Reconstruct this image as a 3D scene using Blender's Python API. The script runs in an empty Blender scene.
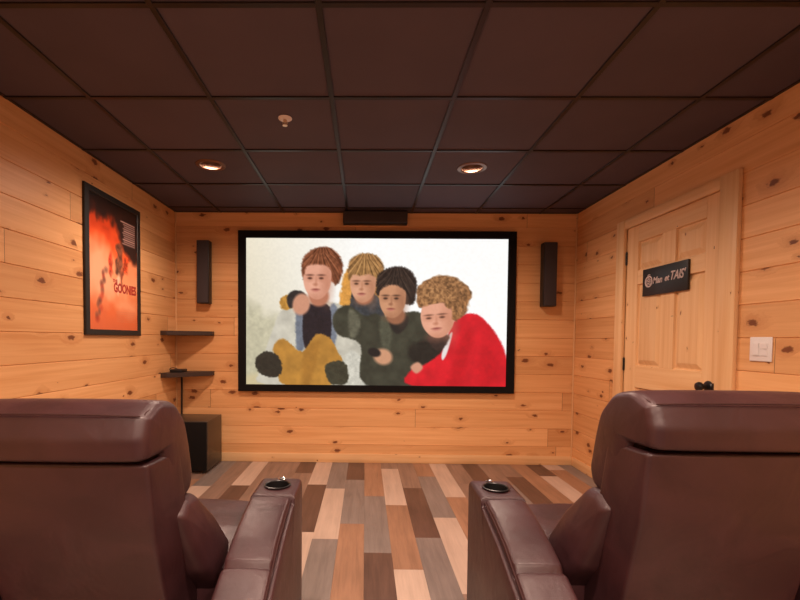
import bpy, bmesh, math, random
import numpy as np
from mathutils import Vector, Matrix

random.seed(7)
C = bpy.context.scene.collection
PI = math.pi

# ------------------------------------------------------------------ place dimensions (metres)
XL, XR, YB, YR, HC = -1.835, 2.0018, 4.206, -1.30, 2.4075
TILE, GX, GY = 0.61, -0.7893, 1.6115
BOARD = 0.1747

# ------------------------------------------------------------------ helpers
def link(o, parent=None):
    C.objects.link(o)
    if parent is not None:
        o.parent = parent
    return o

def obj(name, bm, mat, parent=None, smooth=35):
    bmesh.ops.recalc_face_normals(bm, faces=bm.faces)
    me = bpy.data.meshes.new(name)
    bm.to_mesh(me); bm.free()
    for m in (mat if isinstance(mat, (list, tuple)) else [mat]):
        me.materials.append(m)
    if smooth:
        for p in me.polygons: p.use_smooth = True
        me.set_sharp_from_angle(angle=math.radians(smooth))
    return link(bpy.data.objects.new(name, me), parent)

def tag(o, label=None, cat=None, group=None, kind=None):
    if label: o['label'] = label
    if cat: o['category'] = cat
    if group: o['group'] = group
    if kind: o['kind'] = kind
    return o

def thing(name, label, cat, loc=(0, 0, 0), group=None):
    o = bpy.data.objects.new(name, None)
    link(o); o.location = loc
    return tag(o, label, cat, group)

def copy_tree(o, parent=None):
    c = o.copy(); link(c, parent)
    for ch in list(o.children):
        copy_tree(ch, c)
    return c

def box(bm, x0, x1, y0, y1, z0, z1, bevel=0.0, seg=2):
    vs = [bm.verts.new((x, y, z)) for x in (x0, x1) for y in (y0, y1) for z in (z0, z1)]
    q = [(0, 1, 3, 2), (4, 6, 7, 5), (0, 4, 5, 1), (2, 3, 7, 6), (0, 2, 6, 4), (1, 5, 7, 3)]
    fs = [bm.faces.new([vs[i] for i in f]) for f in q]
    if bevel:
        es = list({e for f in fs for e in f.edges})
        bmesh.ops.bevel(bm, geom=es, offset=bevel, segments=seg, profile=0.5, affect='EDGES')
    return bm

def bxm(x0, x1, y0, y1, z0, z1, bevel=0.0, seg=2):
    return box(bmesh.new(), x0, x1, y0, y1, z0, z1, bevel, seg)

def lathe(bm, prof, cx=0, cy=0, cz=0, n=32, axis='Z', caps=True):
    rings = []
    for r, h in prof:
        ring = []
        for k in range(n):
            a = 2 * PI * k / n
            u, v = r * math.cos(a), r * math.sin(a)
            p = {'Z': (cx + u, cy + v, cz + h), 'X': (cx + h, cy + u, cz + v), 'Y': (cx + u, cy + h, cz + v)}[axis]
            ring.append(bm.verts.new(p))
        rings.append(ring)
    for a, b in zip(rings, rings[1:]):
        for k in range(n):
            bm.faces.new((a[k], a[(k + 1) % n], b[(k + 1) % n], b[k]))
    if caps:
        bm.faces.new(rings[0]); bm.faces.new(rings[-1])
    return bm

def tube(bm, pts, r, n=8):
    pts = [Vector(p) for p in pts]
    rings = []; prev = None
    for i, p in enumerate(pts):
        t = (pts[min(i + 1, len(pts) - 1)] - pts[max(i - 1, 0)]).normalized()
        if prev is None:
            up = Vector((0, 0, 1)) if abs(t.z) < .9 else Vector((1, 0, 0))
            s = t.cross(up).normalized()
        else:
            s = (prev - t * prev.dot(t)).normalized()
        prev = s; w = t.cross(s)
        rings.append([bm.verts.new(p + r * (math.cos(2 * PI * k / n) * s + math.sin(2 * PI * k / n) * w)) for k in range(n)])
    for a, b in zip(rings, rings[1:]):
        for k in range(n):
            bm.faces.new((a[k], a[(k + 1) % n], b[(k + 1) % n], b[k]))
    bm.faces.new(rings[0]); bm.faces.new(rings[-1])
    return bm

def rounded(poly, rad, seg=5, sub=4):
    """closed 2-D polygon with filleted corners and subdivided sides"""
    n = len(poly); out = []
    rads = rad if isinstance(rad, (list, tuple)) else [rad] * n
    ends = []
    for i in range(n):
        p0, p, p1 = (np.array(poly[(i + k) % n], float) for k in (-1, 0, 1))
        a, b = p0 - p, p1 - p
        la, lb = np.linalg.norm(a), np.linalg.norm(b); a /= la; b /= lb
        half = math.acos(max(-1, min(1, float(a @ b)))) / 2
        d = min(rads[i] / max(math.tan(half), 1e-4), la * .48, lb * .48)
        arc = []
        for k in range(seg + 1):
            t = k / seg
            arc.append((1 - t) ** 2 * (p + a * d) + 2 * t * (1 - t) * p + t * t * (p + b * d))
        ends.append(arc)
    for i in range(n):
        out += ends[i]
        s, e = ends[i][-1], ends[(i + 1) % n][0]
        if np.linalg.norm(e - s) > 1e-6:
            for k in range(1, sub):
                out.append(s + (e - s) * k / sub)
    keep = [out[0]]
    for q in out[1:]:
        if np.linalg.norm(q - keep[-1]) > 1e-5: keep.append(q)
    return keep

def pillow(poly, x0, x1, r=.03, rad=.03, n=6, mid=10, puff=0.0, warp=None, ctr=None, bulge=.3, bm=None, seg=5, sub=4):
    """a cushion: the Y-Z outline run along X with rounded ends, a crowned middle and slightly domed sides"""
    bm = bm or bmesh.new()
    P = np.array(rounded(poly, rad, seg, sub))
    c = np.array(ctr) if ctr is not None else (P.min(0) + P.max(0)) / 2
    Q0 = P - c
    cov = Q0.T @ Q0; _, ax = np.linalg.eigh(cov)
    L = Q0 @ ax; ext = np.abs(L).max(0)
    def inset(ins):
        return c + (L * (1 - ins / ext)) @ ax.T
    ends = []
    for k in range(n + 1):
        a = PI / 2 * k / n
        ends.append((r * (1 - math.cos(a)), r * (1 - math.sin(a))))
    prof = [(x0 + x, i) for x, i in ends]
    mids = [(x0 + r + (x1 - x0 - 2 * r) * k / mid, 0.0) for k in range(1, mid)]
    rings = []
    def ring(Q, x):
        out = []
        for y, z in Q:
            v = Vector((x, y, z))
            out.append(bm.verts.new(warp(v) if warp else v))
        return out
    inner = inset(r)
    caps = [(t, r * bulge * (1 - t * t)) for t in (.12, .35, .58, .8)]
    for t, b in caps: rings.append(ring(c + (inner - c) * t, x0 - b))
    for x, ins in prof + mids + [(x0 + x1 - x, i) for x, i in reversed(prof)]:
        u = (x - x0) / (x1 - x0)
        rings.append(ring(inset(ins - puff * (1 - abs(2 * u - 1) ** 2.5)), x))
    for t, b in reversed(caps): rings.append(ring(c + (inner - c) * t, x1 + b))
    m = len(P)
    for a, b in zip(rings, rings[1:]):
        for k in range(m):
            bm.faces.new((a[k], a[(k + 1) % m], b[(k + 1) % m], b[k]))
    bm.faces.new(rings[0]); bm.faces.new(list(reversed(rings[-1])))
    return bm

def boolean_cut(o, cutters):
    for c in cutters:
        m = o.modifiers.new('cut', 'BOOLEAN'); m.operation = 'DIFFERENCE'; m.object = c; m.solver = 'EXACT'
    dg = bpy.context.evaluated_depsgraph_get(); dg.update()
    me = bpy.data.meshes.new_from_object(o.evaluated_get(dg))
    o.modifiers.clear(); old = o.data; o.data = me; me.name = old.name
    for c in cutters:
        d = c.data; bpy.data.objects.remove(c); bpy.data.meshes.remove(d)

# ------------------------------------------------------------------ materials
def srgb(*c):
    return tuple(((v / 255) / 12.92 if v / 255 <= .04045 else ((v / 255 + .055) / 1.055) ** 2.4) for v in c) + (1,)

class Nodes:
    def __init__(s, name):
        s.m = bpy.data.materials.new(name); s.m.use_nodes = True
        s.t = s.m.node_tree; s.b = s.t.nodes['Principled BSDF']
    def n(s, ty, **kw):
        nd = s.t.nodes.new(ty)
        for k, v in kw.items(): setattr(nd, k, v)
        return nd
    def l(s, a, b): s.t.links.new(a, b)
    def put(s, sock, v):
        if hasattr(v, 'is_linked') or hasattr(v, 'node'): s.l(v, sock)
        else: sock.default_value = v
    def math(s, op, a, b=None, c=None, clamp=False):
        nd = s.n('ShaderNodeMath', operation=op, use_clamp=clamp)
        for i, v in enumerate((a, b, c)):
            if v is not None: s.put(nd.inputs[i], v)
        return nd.outputs[0]
    def comb(s, x, y, z):
        nd = s.n('ShaderNodeCombineXYZ')
        for i, v in enumerate((x, y, z)): s.put(nd.inputs[i], v)
        return nd.outputs[0]
    def mix(s, f, a, b, blend='MIX'):
        nd = s.n('ShaderNodeMix', data_type='RGBA', blend_type=blend)
        s.put(nd.inputs[0], f); s.put(nd.inputs[6], a); s.put(nd.inputs[7], b)
        return nd.outputs[2]
    def noise(s, vec, scale=1, detail=4, rough=.5, dist=0):
        nd = s.n('ShaderNodeTexNoise')
        s.l(vec, nd.inputs['Vector']); nd.inputs['Scale'].default_value = scale
        nd.inputs['Detail'].default_value = detail; nd.inputs['Roughness'].default_value = rough
        nd.inputs['Distortion'].default_value = dist
        return nd.outputs[0]
    def white(s, vec):
        nd = s.n('ShaderNodeTexWhiteNoise', noise_dimensions='3D'); s.l(vec, nd.inputs['Vector'])
        return nd.outputs['Value'], nd.outputs['Color']
    def ramp(s, f, stops):
        nd = s.n('ShaderNodeValToRGB'); e = nd.color_ramp.elements
        while len(e) < len(stops): e.new(.5)
        for el, (p, c) in zip(e, stops): el.position = p; el.color = c
        s.l(f, nd.inputs[0]); return nd.outputs[0]
    def smooth(s, v, a, b, lo=0, hi=1):
        nd = s.n('ShaderNodeMapRange', interpolation_type='SMOOTHSTEP')
        s.put(nd.inputs[0], v)
        for i, q in enumerate((a, b, lo, hi)): nd.inputs[i + 1].default_value = q
        return nd.outputs[0]
    def bump(s, h, strength=.3, dist=.002):
        nd = s.n('ShaderNodeBump'); nd.inputs['Strength'].default_value = strength
        nd.inputs['Distance'].default_value = dist; s.l(h, nd.inputs['Height'])
        s.l(nd.outputs[0], s.b.inputs['Normal']); return nd
    def out(s, color=None, rough=None, spec=None):
        if color is not None: s.put(s.b.inputs['Base Color'], color)
        if rough is not None: s.put(s.b.inputs['Roughness'], rough)
        if spec is not None: s.b.inputs['Specular IOR Level'].default_value = spec
        return s.m

def wood_uv(name, base, dark, light, knots=1.0, seg_len=3.4, board=BOARD, rough=.45, var=.5):
    """pine; UV in metres: u along the grain, v across"""
    s = Nodes(name)
    uv = s.n('ShaderNodeUVMap'); sp = s.n('ShaderNodeSeparateXYZ'); s.l(uv.outputs[0], sp.inputs[0])
    a, z = sp.outputs[0], sp.outputs[1]
    bid = s.math('FLOOR', s.math('DIVIDE', z, board))
    off, _ = s.white(s.comb(bid, 3.7, 1.1))
    sa = s.math('DIVIDE', s.math('ADD', a, s.math('MULTIPLY', off, seg_len)), seg_len)
    sid = s.math('FLOOR', sa)
    tone, tcol = s.white(s.comb(bid, sid, 5.3))
    sh = s.math('MULTIPLY', tone, 37.0)
    joint = s.math('ABSOLUTE', s.math('SUBTRACT', s.math('FRACT', sa), .5))
    jmask = s.math('GREATER_THAN', joint, .5 - .0016 / seg_len)
    # knots : cells roughly one board high
    kv = s.comb(s.math('ADD', s.math('MULTIPLY', a, 4.2), sh), s.math('MULTIPLY', z, 7.9), s.math('MULTIPLY', bid, 2.3))
    vo = s.n('ShaderNodeTexVoronoi', voronoi_dimensions='2D'); s.l(kv, vo.inputs['Vector'])
    vo.inputs['Scale'].default_value = 1.0
    wob = s.noise(kv, 9, 2)
    kd = s.math('ADD', vo.outputs['Distance'], s.math('MULTIPLY', s.math('SUBTRACT', wob, .5), .22))
    ks = s.n('ShaderNodeSeparateColor'); s.l(vo.outputs['Color'], ks.inputs[0])
    kr = s.math('MULTIPLY', s.smooth(ks.outputs[0], .48, 1.0, .0, .17), knots)
    core = s.math('SUBTRACT', 1.0, s.math('DIVIDE', kd, s.math('ADD', kr, .0001)), clamp=True)
    has = s.math('GREATER_THAN', kr, .012)
    core = s.math('MULTIPLY', core, has)
    halo = s.math('MULTIPLY', s.math('SUBTRACT', 1.0, s.math('DIVIDE', kd, s.math('ADD', s.math('MULTIPLY', kr, 3.2), .0001)), clamp=True), has)
    # grain lines bent round the knots
    gz = s.math('ADD', s.math('MULTIPLY', z, 34.0), s.math('MULTIPLY', halo, 3.5))
    g1 = s.noise(s.comb(s.math('ADD', s.math('MULTIPLY', a, 1.0), sh), gz, sh), 1.0, 4, .6, .35)
    g2 = s.noise(s.comb(s.math('ADD', s.math('MULTIPLY', a, 4.0), sh), s.math('MULTIPLY', z, 190.0), sh), 1.0, 2, .5)
    g3 = s.noise(s.comb(s.math('ADD', s.math('MULTIPLY', a, .8), sh), s.math('MULTIPLY', z, 5.0), sh), 1.0, 2, .5)
    grain = s.math('ADD', s.math('MULTIPLY', g1, .6), s.math('ADD', s.math('MULTIPLY', g2, .12), s.math('MULTIPLY', g3, .28)))
    col = s.ramp(grain, [(.36, dark), (.5, base), (.64, light)])
    tn = s.math('ADD', s.math('MULTIPLY', tone, var), 1 - var / 2)
    col = s.mix(1.0, col, s.comb(tn, s.math('POWER', tn, 1.25), s.math('POWER', tn, 1.5)), 'MULTIPLY')
    col = s.mix(s.math('MULTIPLY', halo, .45), col, (dark[0] * .62, dark[1] * .45, dark[2] * .35, 1))
    col = s.mix(s.smooth(core, .0, .45, 0, .93), col, (.17, .05, .018, 1))
    col = s.mix(s.math('MULTIPLY', jmask, .75), col, (.06, .02, .008, 1))
    hgt = s.math('SUBTRACT', s.math('MULTIPLY', grain, .5), s.math('MULTIPLY', jmask, 1.0))
    s.bump(hgt, .25, .0015)
    return s.out(col, rough, .35)

PINE = wood_uv('knotty_pine', (.77, .415, .178, 1), (.69, .335, .128, 1), (.84, .48, .22, 1), var=.24)
PINE_CLEAR = wood_uv('clear_pine', (.81, .51, .255, 1), (.74, .43, .195, 1), (.86, .57, .30, 1), knots=.18, seg_len=6, board=.35, var=.12)

def flat(name, col, rough=.5, spec=.5, metal=0, bumps=None, var=.12, scale=60):
    s = Nodes(name)
    tc = s.n('ShaderNodeTexCoord')
    n = s.noise(tc.outputs['Object'], scale, 3)
    c = s.mix(s.math('MULTIPLY', n, var * 2), col, (col[0] * .6, col[1] * .6, col[2] * .6, 1))
    s.b.inputs['Metallic'].default_value = metal
    if bumps: s.bump(n, bumps[0], bumps[1])
    return s.out(c, rough, spec)

BLACK = flat('black_satin', (.012, .011, .011, 1), .45)
VELVET = flat('black_velvet', (.006, .005, .005, 1), .85, .2)
SPEAKER = flat('speaker_cloth', (.062, .050, .052, 1), .9, .15, bumps=(.4, .0006), scale=900)
SHELFMAT = flat('dark_shelf_laminate', (.045, .026, .020, 1), .45)
PLASTIC = flat('white_plastic', (.80, .77, .76, 1), .35, var=.03)
STEEL = flat('polished_chrome', (.75, .75, .75, 1), .18, metal=1)
BRONZE = flat('bronze_trim', (.20, .11, .075, 1), .32, metal=.8)
IRON = flat('black_iron', (.01, .009, .009, 1), .35)
CABLE = flat('black_cable', (.02, .012, .010, 1), .5)
BRASS = flat('pale_brass', (.80, .62, .45, 1), .35, metal=.7)
SUBWOOD = flat('dark_walnut_veneer', (.062, .043, .028, 1), .35, var=.25, scale=25)
LETTER = flat('silver_lettering', (.62, .50, .47, 1), .5, var=.05)
RED = flat('red_ink', (.40, .018, .010, 1), .6)

def leather():
    s = Nodes('brown_leather')
    tc = s.n('ShaderNodeTexCoord'); v = tc.outputs['Object']
    pores = s.n('ShaderNodeTexVoronoi', feature='DISTANCE_TO_EDGE'); s.l(v, pores.inputs['Vector']); pores.inputs['Scale'].default_value = 420
    pm = s.smooth(pores.outputs['Distance'], 0, .12)
    soft = s.noise(v, 7, 3, .5, .6); fine = s.noise(v, 38, 3, .55, .5)
    c = s.mix(s.smooth(soft, .3, .7), (.034, .0116, .0136, 1), (.048, .0172, .0198, 1))
    h = s.math('ADD', s.math('MULTIPLY', pm, .03), s.math('ADD', s.math('MULTIPLY', soft, 2.2), s.math('MULTIPLY', fine, .18)))
    s.bump(h, .35, .006)
    return s.out(c, s.math('ADD', s.math('MULTIPLY', fine, .12), .33), .55)
LEATHER = leather()
STITCH = flat('brown_thread', (.045, .018, .017, 1), .7, .2)
GAP = flat('dark_gap_matte', (.012, .006, .005, 1), .9, .1)  # near-black matte; in the headrest gap it stands in for shade

def ceil_mat():
    s = Nodes('dark_ceiling_tile')
    tc = s.n('ShaderNodeTexCoord'); v = tc.outputs['Object']
    sp = s.n('ShaderNodeSeparateXYZ'); s.l(v, sp.inputs[0])
    ix = s.math('FLOOR', s.math('DIVIDE', s.math('SUBTRACT', sp.outputs[0], GX), TILE))
    iy = s.math('FLOOR', s.math('DIVIDE', s.math('SUBTRACT', sp.outputs[1], GY), TILE))
    t, _ = s.white(s.comb(ix, iy, 2.0))
    n = s.noise(v, 140, 4); big = s.noise(v, 3.0, 3)
    k = s.math('ADD', .75, s.math('ADD', s.math('MULTIPLY', t, .2), s.math('MULTIPLY', big, .3)))
    c = s.mix(1.0, (.084, .065, .083, 1), s.comb(k, k, k), 'MULTIPLY')
    s.bump(n, .4, .001)
    return s.out(c, .75, .25)
CEIL = ceil_mat()
GRID = flat('ceiling_grid_paint', (.018, .010, .007, 1), .38, .25, var=.05)

def floor_mat(name, c, var):
    s = Nodes(name)
    uv = s.n('ShaderNodeUVMap'); v = uv.outputs[0]
    sp = s.n('ShaderNodeSeparateXYZ'); s.l(v, sp.inputs[0])
    g = s.noise(s.comb(s.math('MULTIPLY', sp.outputs[0], 26), s.math('MULTIPLY', sp.outputs[1], 2.2), 0.0), 1, 5, .62, .5)
    f = s.noise(s.comb(s.math('MULTIPLY', sp.outputs[0], 160), s.math('MULTIPLY', sp.outputs[1], 6), 0.0), 1, 3, .6)
    b = s.noise(v, 2.6, 3)
    m = s.math('ADD', s.math('MULTIPLY', g, .55), s.math('ADD', s.math('MULTIPLY', f, .2), s.math('MULTIPLY', b, .25)))
    lo = tuple(q * (1 - var) for q in c) + (1,); hi = tuple(q * (1 + var * .8) for q in c) + (1,)
    s.bump(m, .2, .0008)
    return s.out(s.ramp(m, [(.36, lo), (.62, hi)]), .42, .4)
FLOORS = {
    'b': floor_mat('plank_beige', (.48, .36, .285), .16),
    'g': floor_mat('plank_grey', (.205, .168, .150), .25),
    'n': floor_mat('plank_grey_brown', (.23, .150, .113), .28),
    'o': floor_mat('plank_honey', (.30, .165, .10), .25),
    'd': floor_mat('plank_dark_walnut', (.105, .058, .042), .32),
}

def uvs(o, fn):
    me = o.data
    lay = me.uv_layers.new(name='UVMap')
    for p in me.polygons:
        for li in p.loop_indices:
            lay.data[li].uv = fn(me.vertices[me.loops[li].vertex_index].co, p.normal, p)

# ------------------------------------------------------------------ the room shell
def board_strip(bm, place, a0, a1, z0, z1):
    """tongue-and-groove boards between z0 and z1; place(a, depth, z) gives the point"""
    zs = []
    k0, k1 = int(math.floor(z0 / BOARD + 1e-4)), int(math.ceil(z1 / BOARD - 1e-4))
    prof = []
    for k in range(k0, k1):
        lo, hi = max(z0, k * BOARD), min(z1, (k + 1) * BOARD)
        g = .0034
        prof += [(.0055, lo), (0, lo + g), (0, hi - g), (.0055, hi)]
    pa = [bm.verts.new(place(a0, d, z)) for d, z in prof]
    pb = [bm.verts.new(place(a1, d, z)) for d, z in prof]
    for k in range(len(prof) - 1):
        if prof[k] == prof[k + 1]: continue
        bm.faces.new((pa[k], pb[k], pb[k + 1], pa[k + 1]))
    # back of the wall
    b = [bm.verts.new(place(a, .06, z)) for a, z in ((a0, z0), (a1, z0), (a1, z1), (a0, z1))]
    bm.faces.new(b)
    bm.faces.new([b[0], b[3]] + list(reversed(pa)))
    bm.faces.new([b[1], b[2]] + list(reversed(pb)))
    bm.faces.new((pa[0], pb[0], b[1], b[0])); bm.faces.new((pa[-1], pb[-1], b[2], b[3]))

H2 = HC + .02
bm = bmesh.new(); board_strip(bm, lambda a, d, z: (a, YB + d, z), XL - .06, XR + .06, 0, H2)
o = obj('wall_back', bm, PINE, smooth=0); tag(o, kind='structure'); uvs(o, lambda c, n, p: (c.x + 3.1, c.z))
bm = bmesh.new(); board_strip(bm, lambda a, d, z: (XL - d, a, z), YR, YB, 0, H2)
o = obj('wall_left', bm, PINE, smooth=0); tag(o, kind='structure'); uvs(o, lambda c, n, p: (c.y + 11.4, c.z))
DY0, DY1, DZ = 2.496, 3.402, 2.058
bm = bmesh.new()
pl = lambda a, d, z: (XR + d, a, z)
board_strip(bm, pl, YR, DY0, 0, H2); board_strip(bm, pl, DY1, YB, 0, H2); board_strip(bm, pl, DY0, DY1, DZ, H2)
o = obj('wall_right', bm, PINE, smooth=0); tag(o, kind='structure'); uvs(o, lambda c, n, p: (c.y + 23.7, c.z))
bm = bmesh.new(); board_strip(bm, lambda a, d, z: (a, YR - d, z), XL - .06, XR + .06, 0, H2)
o = obj('wall_rear', bm, flat('low_bounce_brown', (.10, .07, .06, 1), .7), smooth=0); tag(o, kind='structure'); uvs(o, lambda c, n, p: (c.x + 41.0, c.z))  # unseen wall, coloured dark to cut bounce light on the chair backs

# baseboards
for nm, b in (('baseboard_back', (XL, XR, YB - .009, YB, 0, .088)),
              ('baseboard_left', (XL, XL + .009, YR, YB - .009, 0, .088))):
    o = obj(nm, bxm(*b, bevel=.003), PINE_CLEAR); tag(o, kind='structure')
    uvs(o, lambda c, n, p: (c.x + c.y, c.z))
bm = bmesh.new()
box(bm, XR - .009, XR, YR, 2.372, 0, .088, .003); box(bm, XR - .009, XR, 3.502, YB - .009, 0, .088, .003)
o = obj('baseboard_right', bm, PINE_CLEAR); tag(o, kind='structure'); uvs(o, lambda c, n, p: (c.x + c.y, c.z))
# corner trim of the back corners
bm = bmesh.new()
box(bm, XR - .012, XR, YB - .012, YB, .088, HC, .004)
o = obj('trim_1', bm, PINE_CLEAR); tag(o, kind='structure'); uvs(o, lambda c, n, p: (c.z, c.x + c.y))
bm = bmesh.new()
box(bm, XL, XL + .012, YB - .012, YB, .088, HC, .004)
o = obj('trim_2', bm, PINE_CLEAR); tag(o, kind='structure'); uvs(o, lambda c, n, p: (c.z, c.x + c.y))

# floor planks (pattern inside one mesh)
PW, PL_, PX0 = .1555, .885, .0025
LAY = {  # column -> (a far plank joint, colours from the back wall towards the camera)
    -12: (3.70, 'gonb'), -11: (3.30, 'onbg'), -10: (3.655, 'nobd'), -9: (3.481, 'gbnd'), -8: (2.98, 'ngob'), -7: (3.508, 'bdgo'), -6: (3.05, 'nogb'), -5: (3.72, 'ngdb'),
    -4: (3.855, 'dngob'), -3: (3.552, 'bdbg'), -2: (3.462, 'gbgd'), -1: (3.683, 'dgog'), 0: (3.301, 'ogdb'),
    1: (4.012, 'nbobg'), 2: (3.496, 'ndgo'), 3: (3.80, 'ogbn'), 4: (3.302, 'bogd'), 5: (3.62, 'nngb'), 6: (3.25, 'dnbg'),
    7: (3.60, 'ngob'), 8: (3.815, 'ndob'), 9: (3.05, 'ogbn'), 10: (3.85, 'dbgo'), 11: (4.04, 'bongo'), 12: (3.5, 'gnbo')}
bm = bmesh.new(); order = list('bgnod'); rnd = random.Random(3)
uvl = bm.loops.layers.uv.new('UVMap')
for k in range(-12, 13):
    x0, x1 = PX0 + PW * k, PX0 + PW * (k + 1)
    x0, x1 = max(x0, XL - .03), min(x1, XR + .03)
    if x1 - x0 < .005: continue
    j, cols = LAY[k]
    edges = [YB + .03, j]
    while edges[-1] > YR: edges.append(edges[-1] - PL_)
    for i in range(len(edges) - 1):
        y1, y0 = edges[i], max(edges[i + 1], YR - .03)
        c = cols[i] if i < len(cols) else rnd.choice('bgnodg')
        e = .0007
        top = [(x0 + e, y0 + e, 0), (x1 - e, y0 + e, 0), (x1 - e, y1 - e, 0), (x0 + e, y1 - e, 0)]
        bot = [(x0, y0, -.0012), (x1, y0, -.0012), (x1, y1, -.0012), (x0, y1, -.0012)]
        tv = [bm.verts.new(p) for p in top]; bv = [bm.verts.new(p) for p in bot]
        fs = [bm.faces.new(tv)] + [bm.faces.new((tv[q], bv[q], bv[(q + 1) % 4], tv[(q + 1) % 4])) for q in range(4)]
        ou, ov = rnd.random() * 20, rnd.random() * 20
        for f in fs:
            f.material_index = order.index(c)
            for lp in f.loops: lp[uvl].uv = (lp.vert.co.x + ou, lp.vert.co.y + ov)
box(bm, XL - .06, XR + .06, YR - .06, YB + .06, -.06, -.0012)
o = obj('floor', bm, [FLOORS[q] for q in order], smooth=0); tag(o, kind='structure')

# ceiling: tile field, with holes for the lamps
LAMPS = [(-1.09, 3.076), (.739, 3.115), (-.48, 1.25), (.739, 1.25), (-.48, -.55), (.739, -.55)]  # first two are in view; the other four are added for brightness
HOLE = .078
o = obj('ceiling', bxm(XL - .06, XR + .06, YR - .06, YB + .06, HC, HC + .016), CEIL, smooth=0)
tag(o, kind='structure')
cuts = []
for x, y in LAMPS:
    cuts.append(obj('cutter', lathe(bmesh.new(), [(HOLE, -.1), (HOLE, .1)], x, y, HC, n=40), CEIL))
boolean_cut(o, cuts)
bm = bmesh.new()
box(bm, XL - .1, XR + .1, YR - .1, YB + .1, HC + .30, HC + .32)
o = obj('ceiling_deck', bm, GAP, smooth=0); tag(o, kind='structure')
# suspension grid: tees with a raised rib edge, and wall angle
bm = bmesh.new(); w = .012; d = .007
k = -6
xs = [GX + TILE * i for i in range(-4, 8) if XL + .02 < GX + TILE * i < XR - .02]
ys = [GY + TILE * i for i in range(-6, 6) if YR + .02 < GY + TILE * i < YB - .02]
for x in xs: box(bm, x - w, x + w, YR, YB, HC - d, HC + .001, .0015, 1)
for y in ys: box(bm, XL, XR, y - w, y + w, HC - d + .0004, HC + .001, .0015, 1)
o = obj('trim_3', bm, GRID, smooth=0); tag(o, kind='structure')
bm = bmesh.new(); w = .018
box(bm, XL, XL + w, YR, YB, HC - .004, HC + .001); box(bm, XR - w, XR, YR, YB, HC - .004, HC + .001)
box(bm, XL, XR, YB - w, YB, HC - .0045, HC + .001)
o = obj('trim_4', bm, GRID, smooth=0); tag(o, kind='structure')

# ------------------------------------------------------------------ door
FX = XR + .0015   # face of the slab, set back a little behind the wall face
y0, y1, z0, z1 = DY0 + .003, DY1 - .003, .006, DZ - .003
stile = .118
mid0, mid1 = 2.872, 3.003
panels = []
for (pz0, pz1) in ((.20, .86), (1.02, 1.62), (1.722, 1.932)):
    panels += [(2.62, mid0, pz0, pz1), (mid1, 3.262, pz0, pz1)]
bm = bmesh.new()
# stiles and rails
box(bm, FX, FX + .04, y0, 2.62, z0, z1, .002, 1); box(bm, FX, FX + .04, 3.262, y1, z0, z1, .002, 1)
for a, b in ((z0, .20), (.86, 1.02), (1.62, 1.722), (1.932, z1)):
    box(bm, FX + .0006, FX + .04, 2.6195, 3.2625, a, b, .002, 1)
for a, b in ((.20, .86), (1.02, 1.62), (1.722, 1.932)):
    box(bm, FX + .0003, FX + .04, mid0, mid1, a - .001, b + .001, .002, 1)
# raised panels
for a0, a1, b0, b1 in panels:
    m = .030
    rings = []
    for ins, dep in ((0, .002), (.004, .015), (.013, .015), (m + .012, .003), (m + .016, .002)):
        rings.append([bm.verts.new((FX + dep, y, z)) for y, z in ((a0 + ins, b0 + ins), (a1 - ins, b0 + ins), (a1 - ins, b1 - ins), (a0 + ins, b1 - ins))])
    for r0, r1 in zip(rings, rings[1:]):
        for q in range(4): bm.faces.new((r0[q], r0[(q + 1) % 4], r1[(q + 1) % 4], r1[q]))
    bm.faces.new(rings[-1])
    bm.faces.new([bm.verts.new((FX + .03, y, z)) for y, z in ((a0, b0), (a1, b0), (a1, b1), (a0, b1))])
door = obj('door_1', bm, PINE_CLEAR, smooth=0); tag(door, kind='structure')
def door_uv(c, n, p):
    ctr = p.center
    rail = (ctr.z > 1.932 or 1.62 < ctr.z < 1.722 or .86 < ctr.z < 1.02 or ctr.z < .20) and 2.62 < ctr.y < 3.262
    if rail: return (c.y + 3 + round(ctr.z * 3) * 1.7, c.z + .02)
    return (c.z + 7.0 + math.floor(ctr.y * 9) * 2.3, c.y + c.x)
uvs(door, door_uv)
# jamb + casing
bm = bmesh.new()
T = .026
box(bm, XR - .001, XR + .055, DY0 - .018, DY0, 0, DZ + .018, .001, 1); box(bm, XR - .001, XR + .055, DY1, DY1 + .018, 0, DZ + .018, .001, 1)
box(bm, XR - .001, XR + .055, DY0, DY1, DZ, DZ + .018, .001, 1)
j = obj('door_jamb', bm, PINE_CLEAR, door, smooth=0); uvs(j, lambda c, n, p: (c.z, c.y + c.x))
bm = bmesh.new()
box(bm, XR - T, XR - .0005, 2.373, DY0 + .002, 0, 2.125, .005, 2)
box(bm, XR - T, XR - .0005, DY1 - .004, 3.500, 0, 2.125, .005, 2)
cs = obj('door_casing', bm, PINE_CLEAR, door); uvs(cs, lambda c, n, p: (c.z + (9 if c.y > 3 else 0), c.y * .9 + c.x))
bm = bmesh.new(); box(bm, XR - T + .003, XR - .0005, DY0 + .002, DY1 - .004, DZ - .004, 2.125, .004, 2)
cs = obj('head_casing', bm, PINE_CLEAR, door); uvs(cs, lambda c, n, p: (c.y + 5, c.z + c.x))
for zc in (1.832, 1.026, .20):
    bm = bmesh.new()
    lathe(bm, [(.0075, -.045), (.0075, .045)], XR - .004, 3.393, zc, n=14)
    lathe(bm, [(.004, -.052), (.004, .052)], XR - .004, 3.393, zc, n=10)
    box(bm, XR + .006, XR + .013, 3.352, 3.394, zc - .045, zc + .045, .001, 1)
    obj('hinge', bm, IRON, door)
bm = bmesh.new()
hy, hz = 2.562, .940
lathe(bm, [(.033, .0), (.033, -.006), (.028, -.012), (.013, -.015), (.012, -.034), (.020, -.040), (.027, -.050), (.0275, -.058), (.022, -.068), (.010, -.072), (.001, -.0725)], FX, hy, hz, n=28, axis='X')
tag(obj('door_handle', bm, IRON, door), 'round black door knob')
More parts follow.
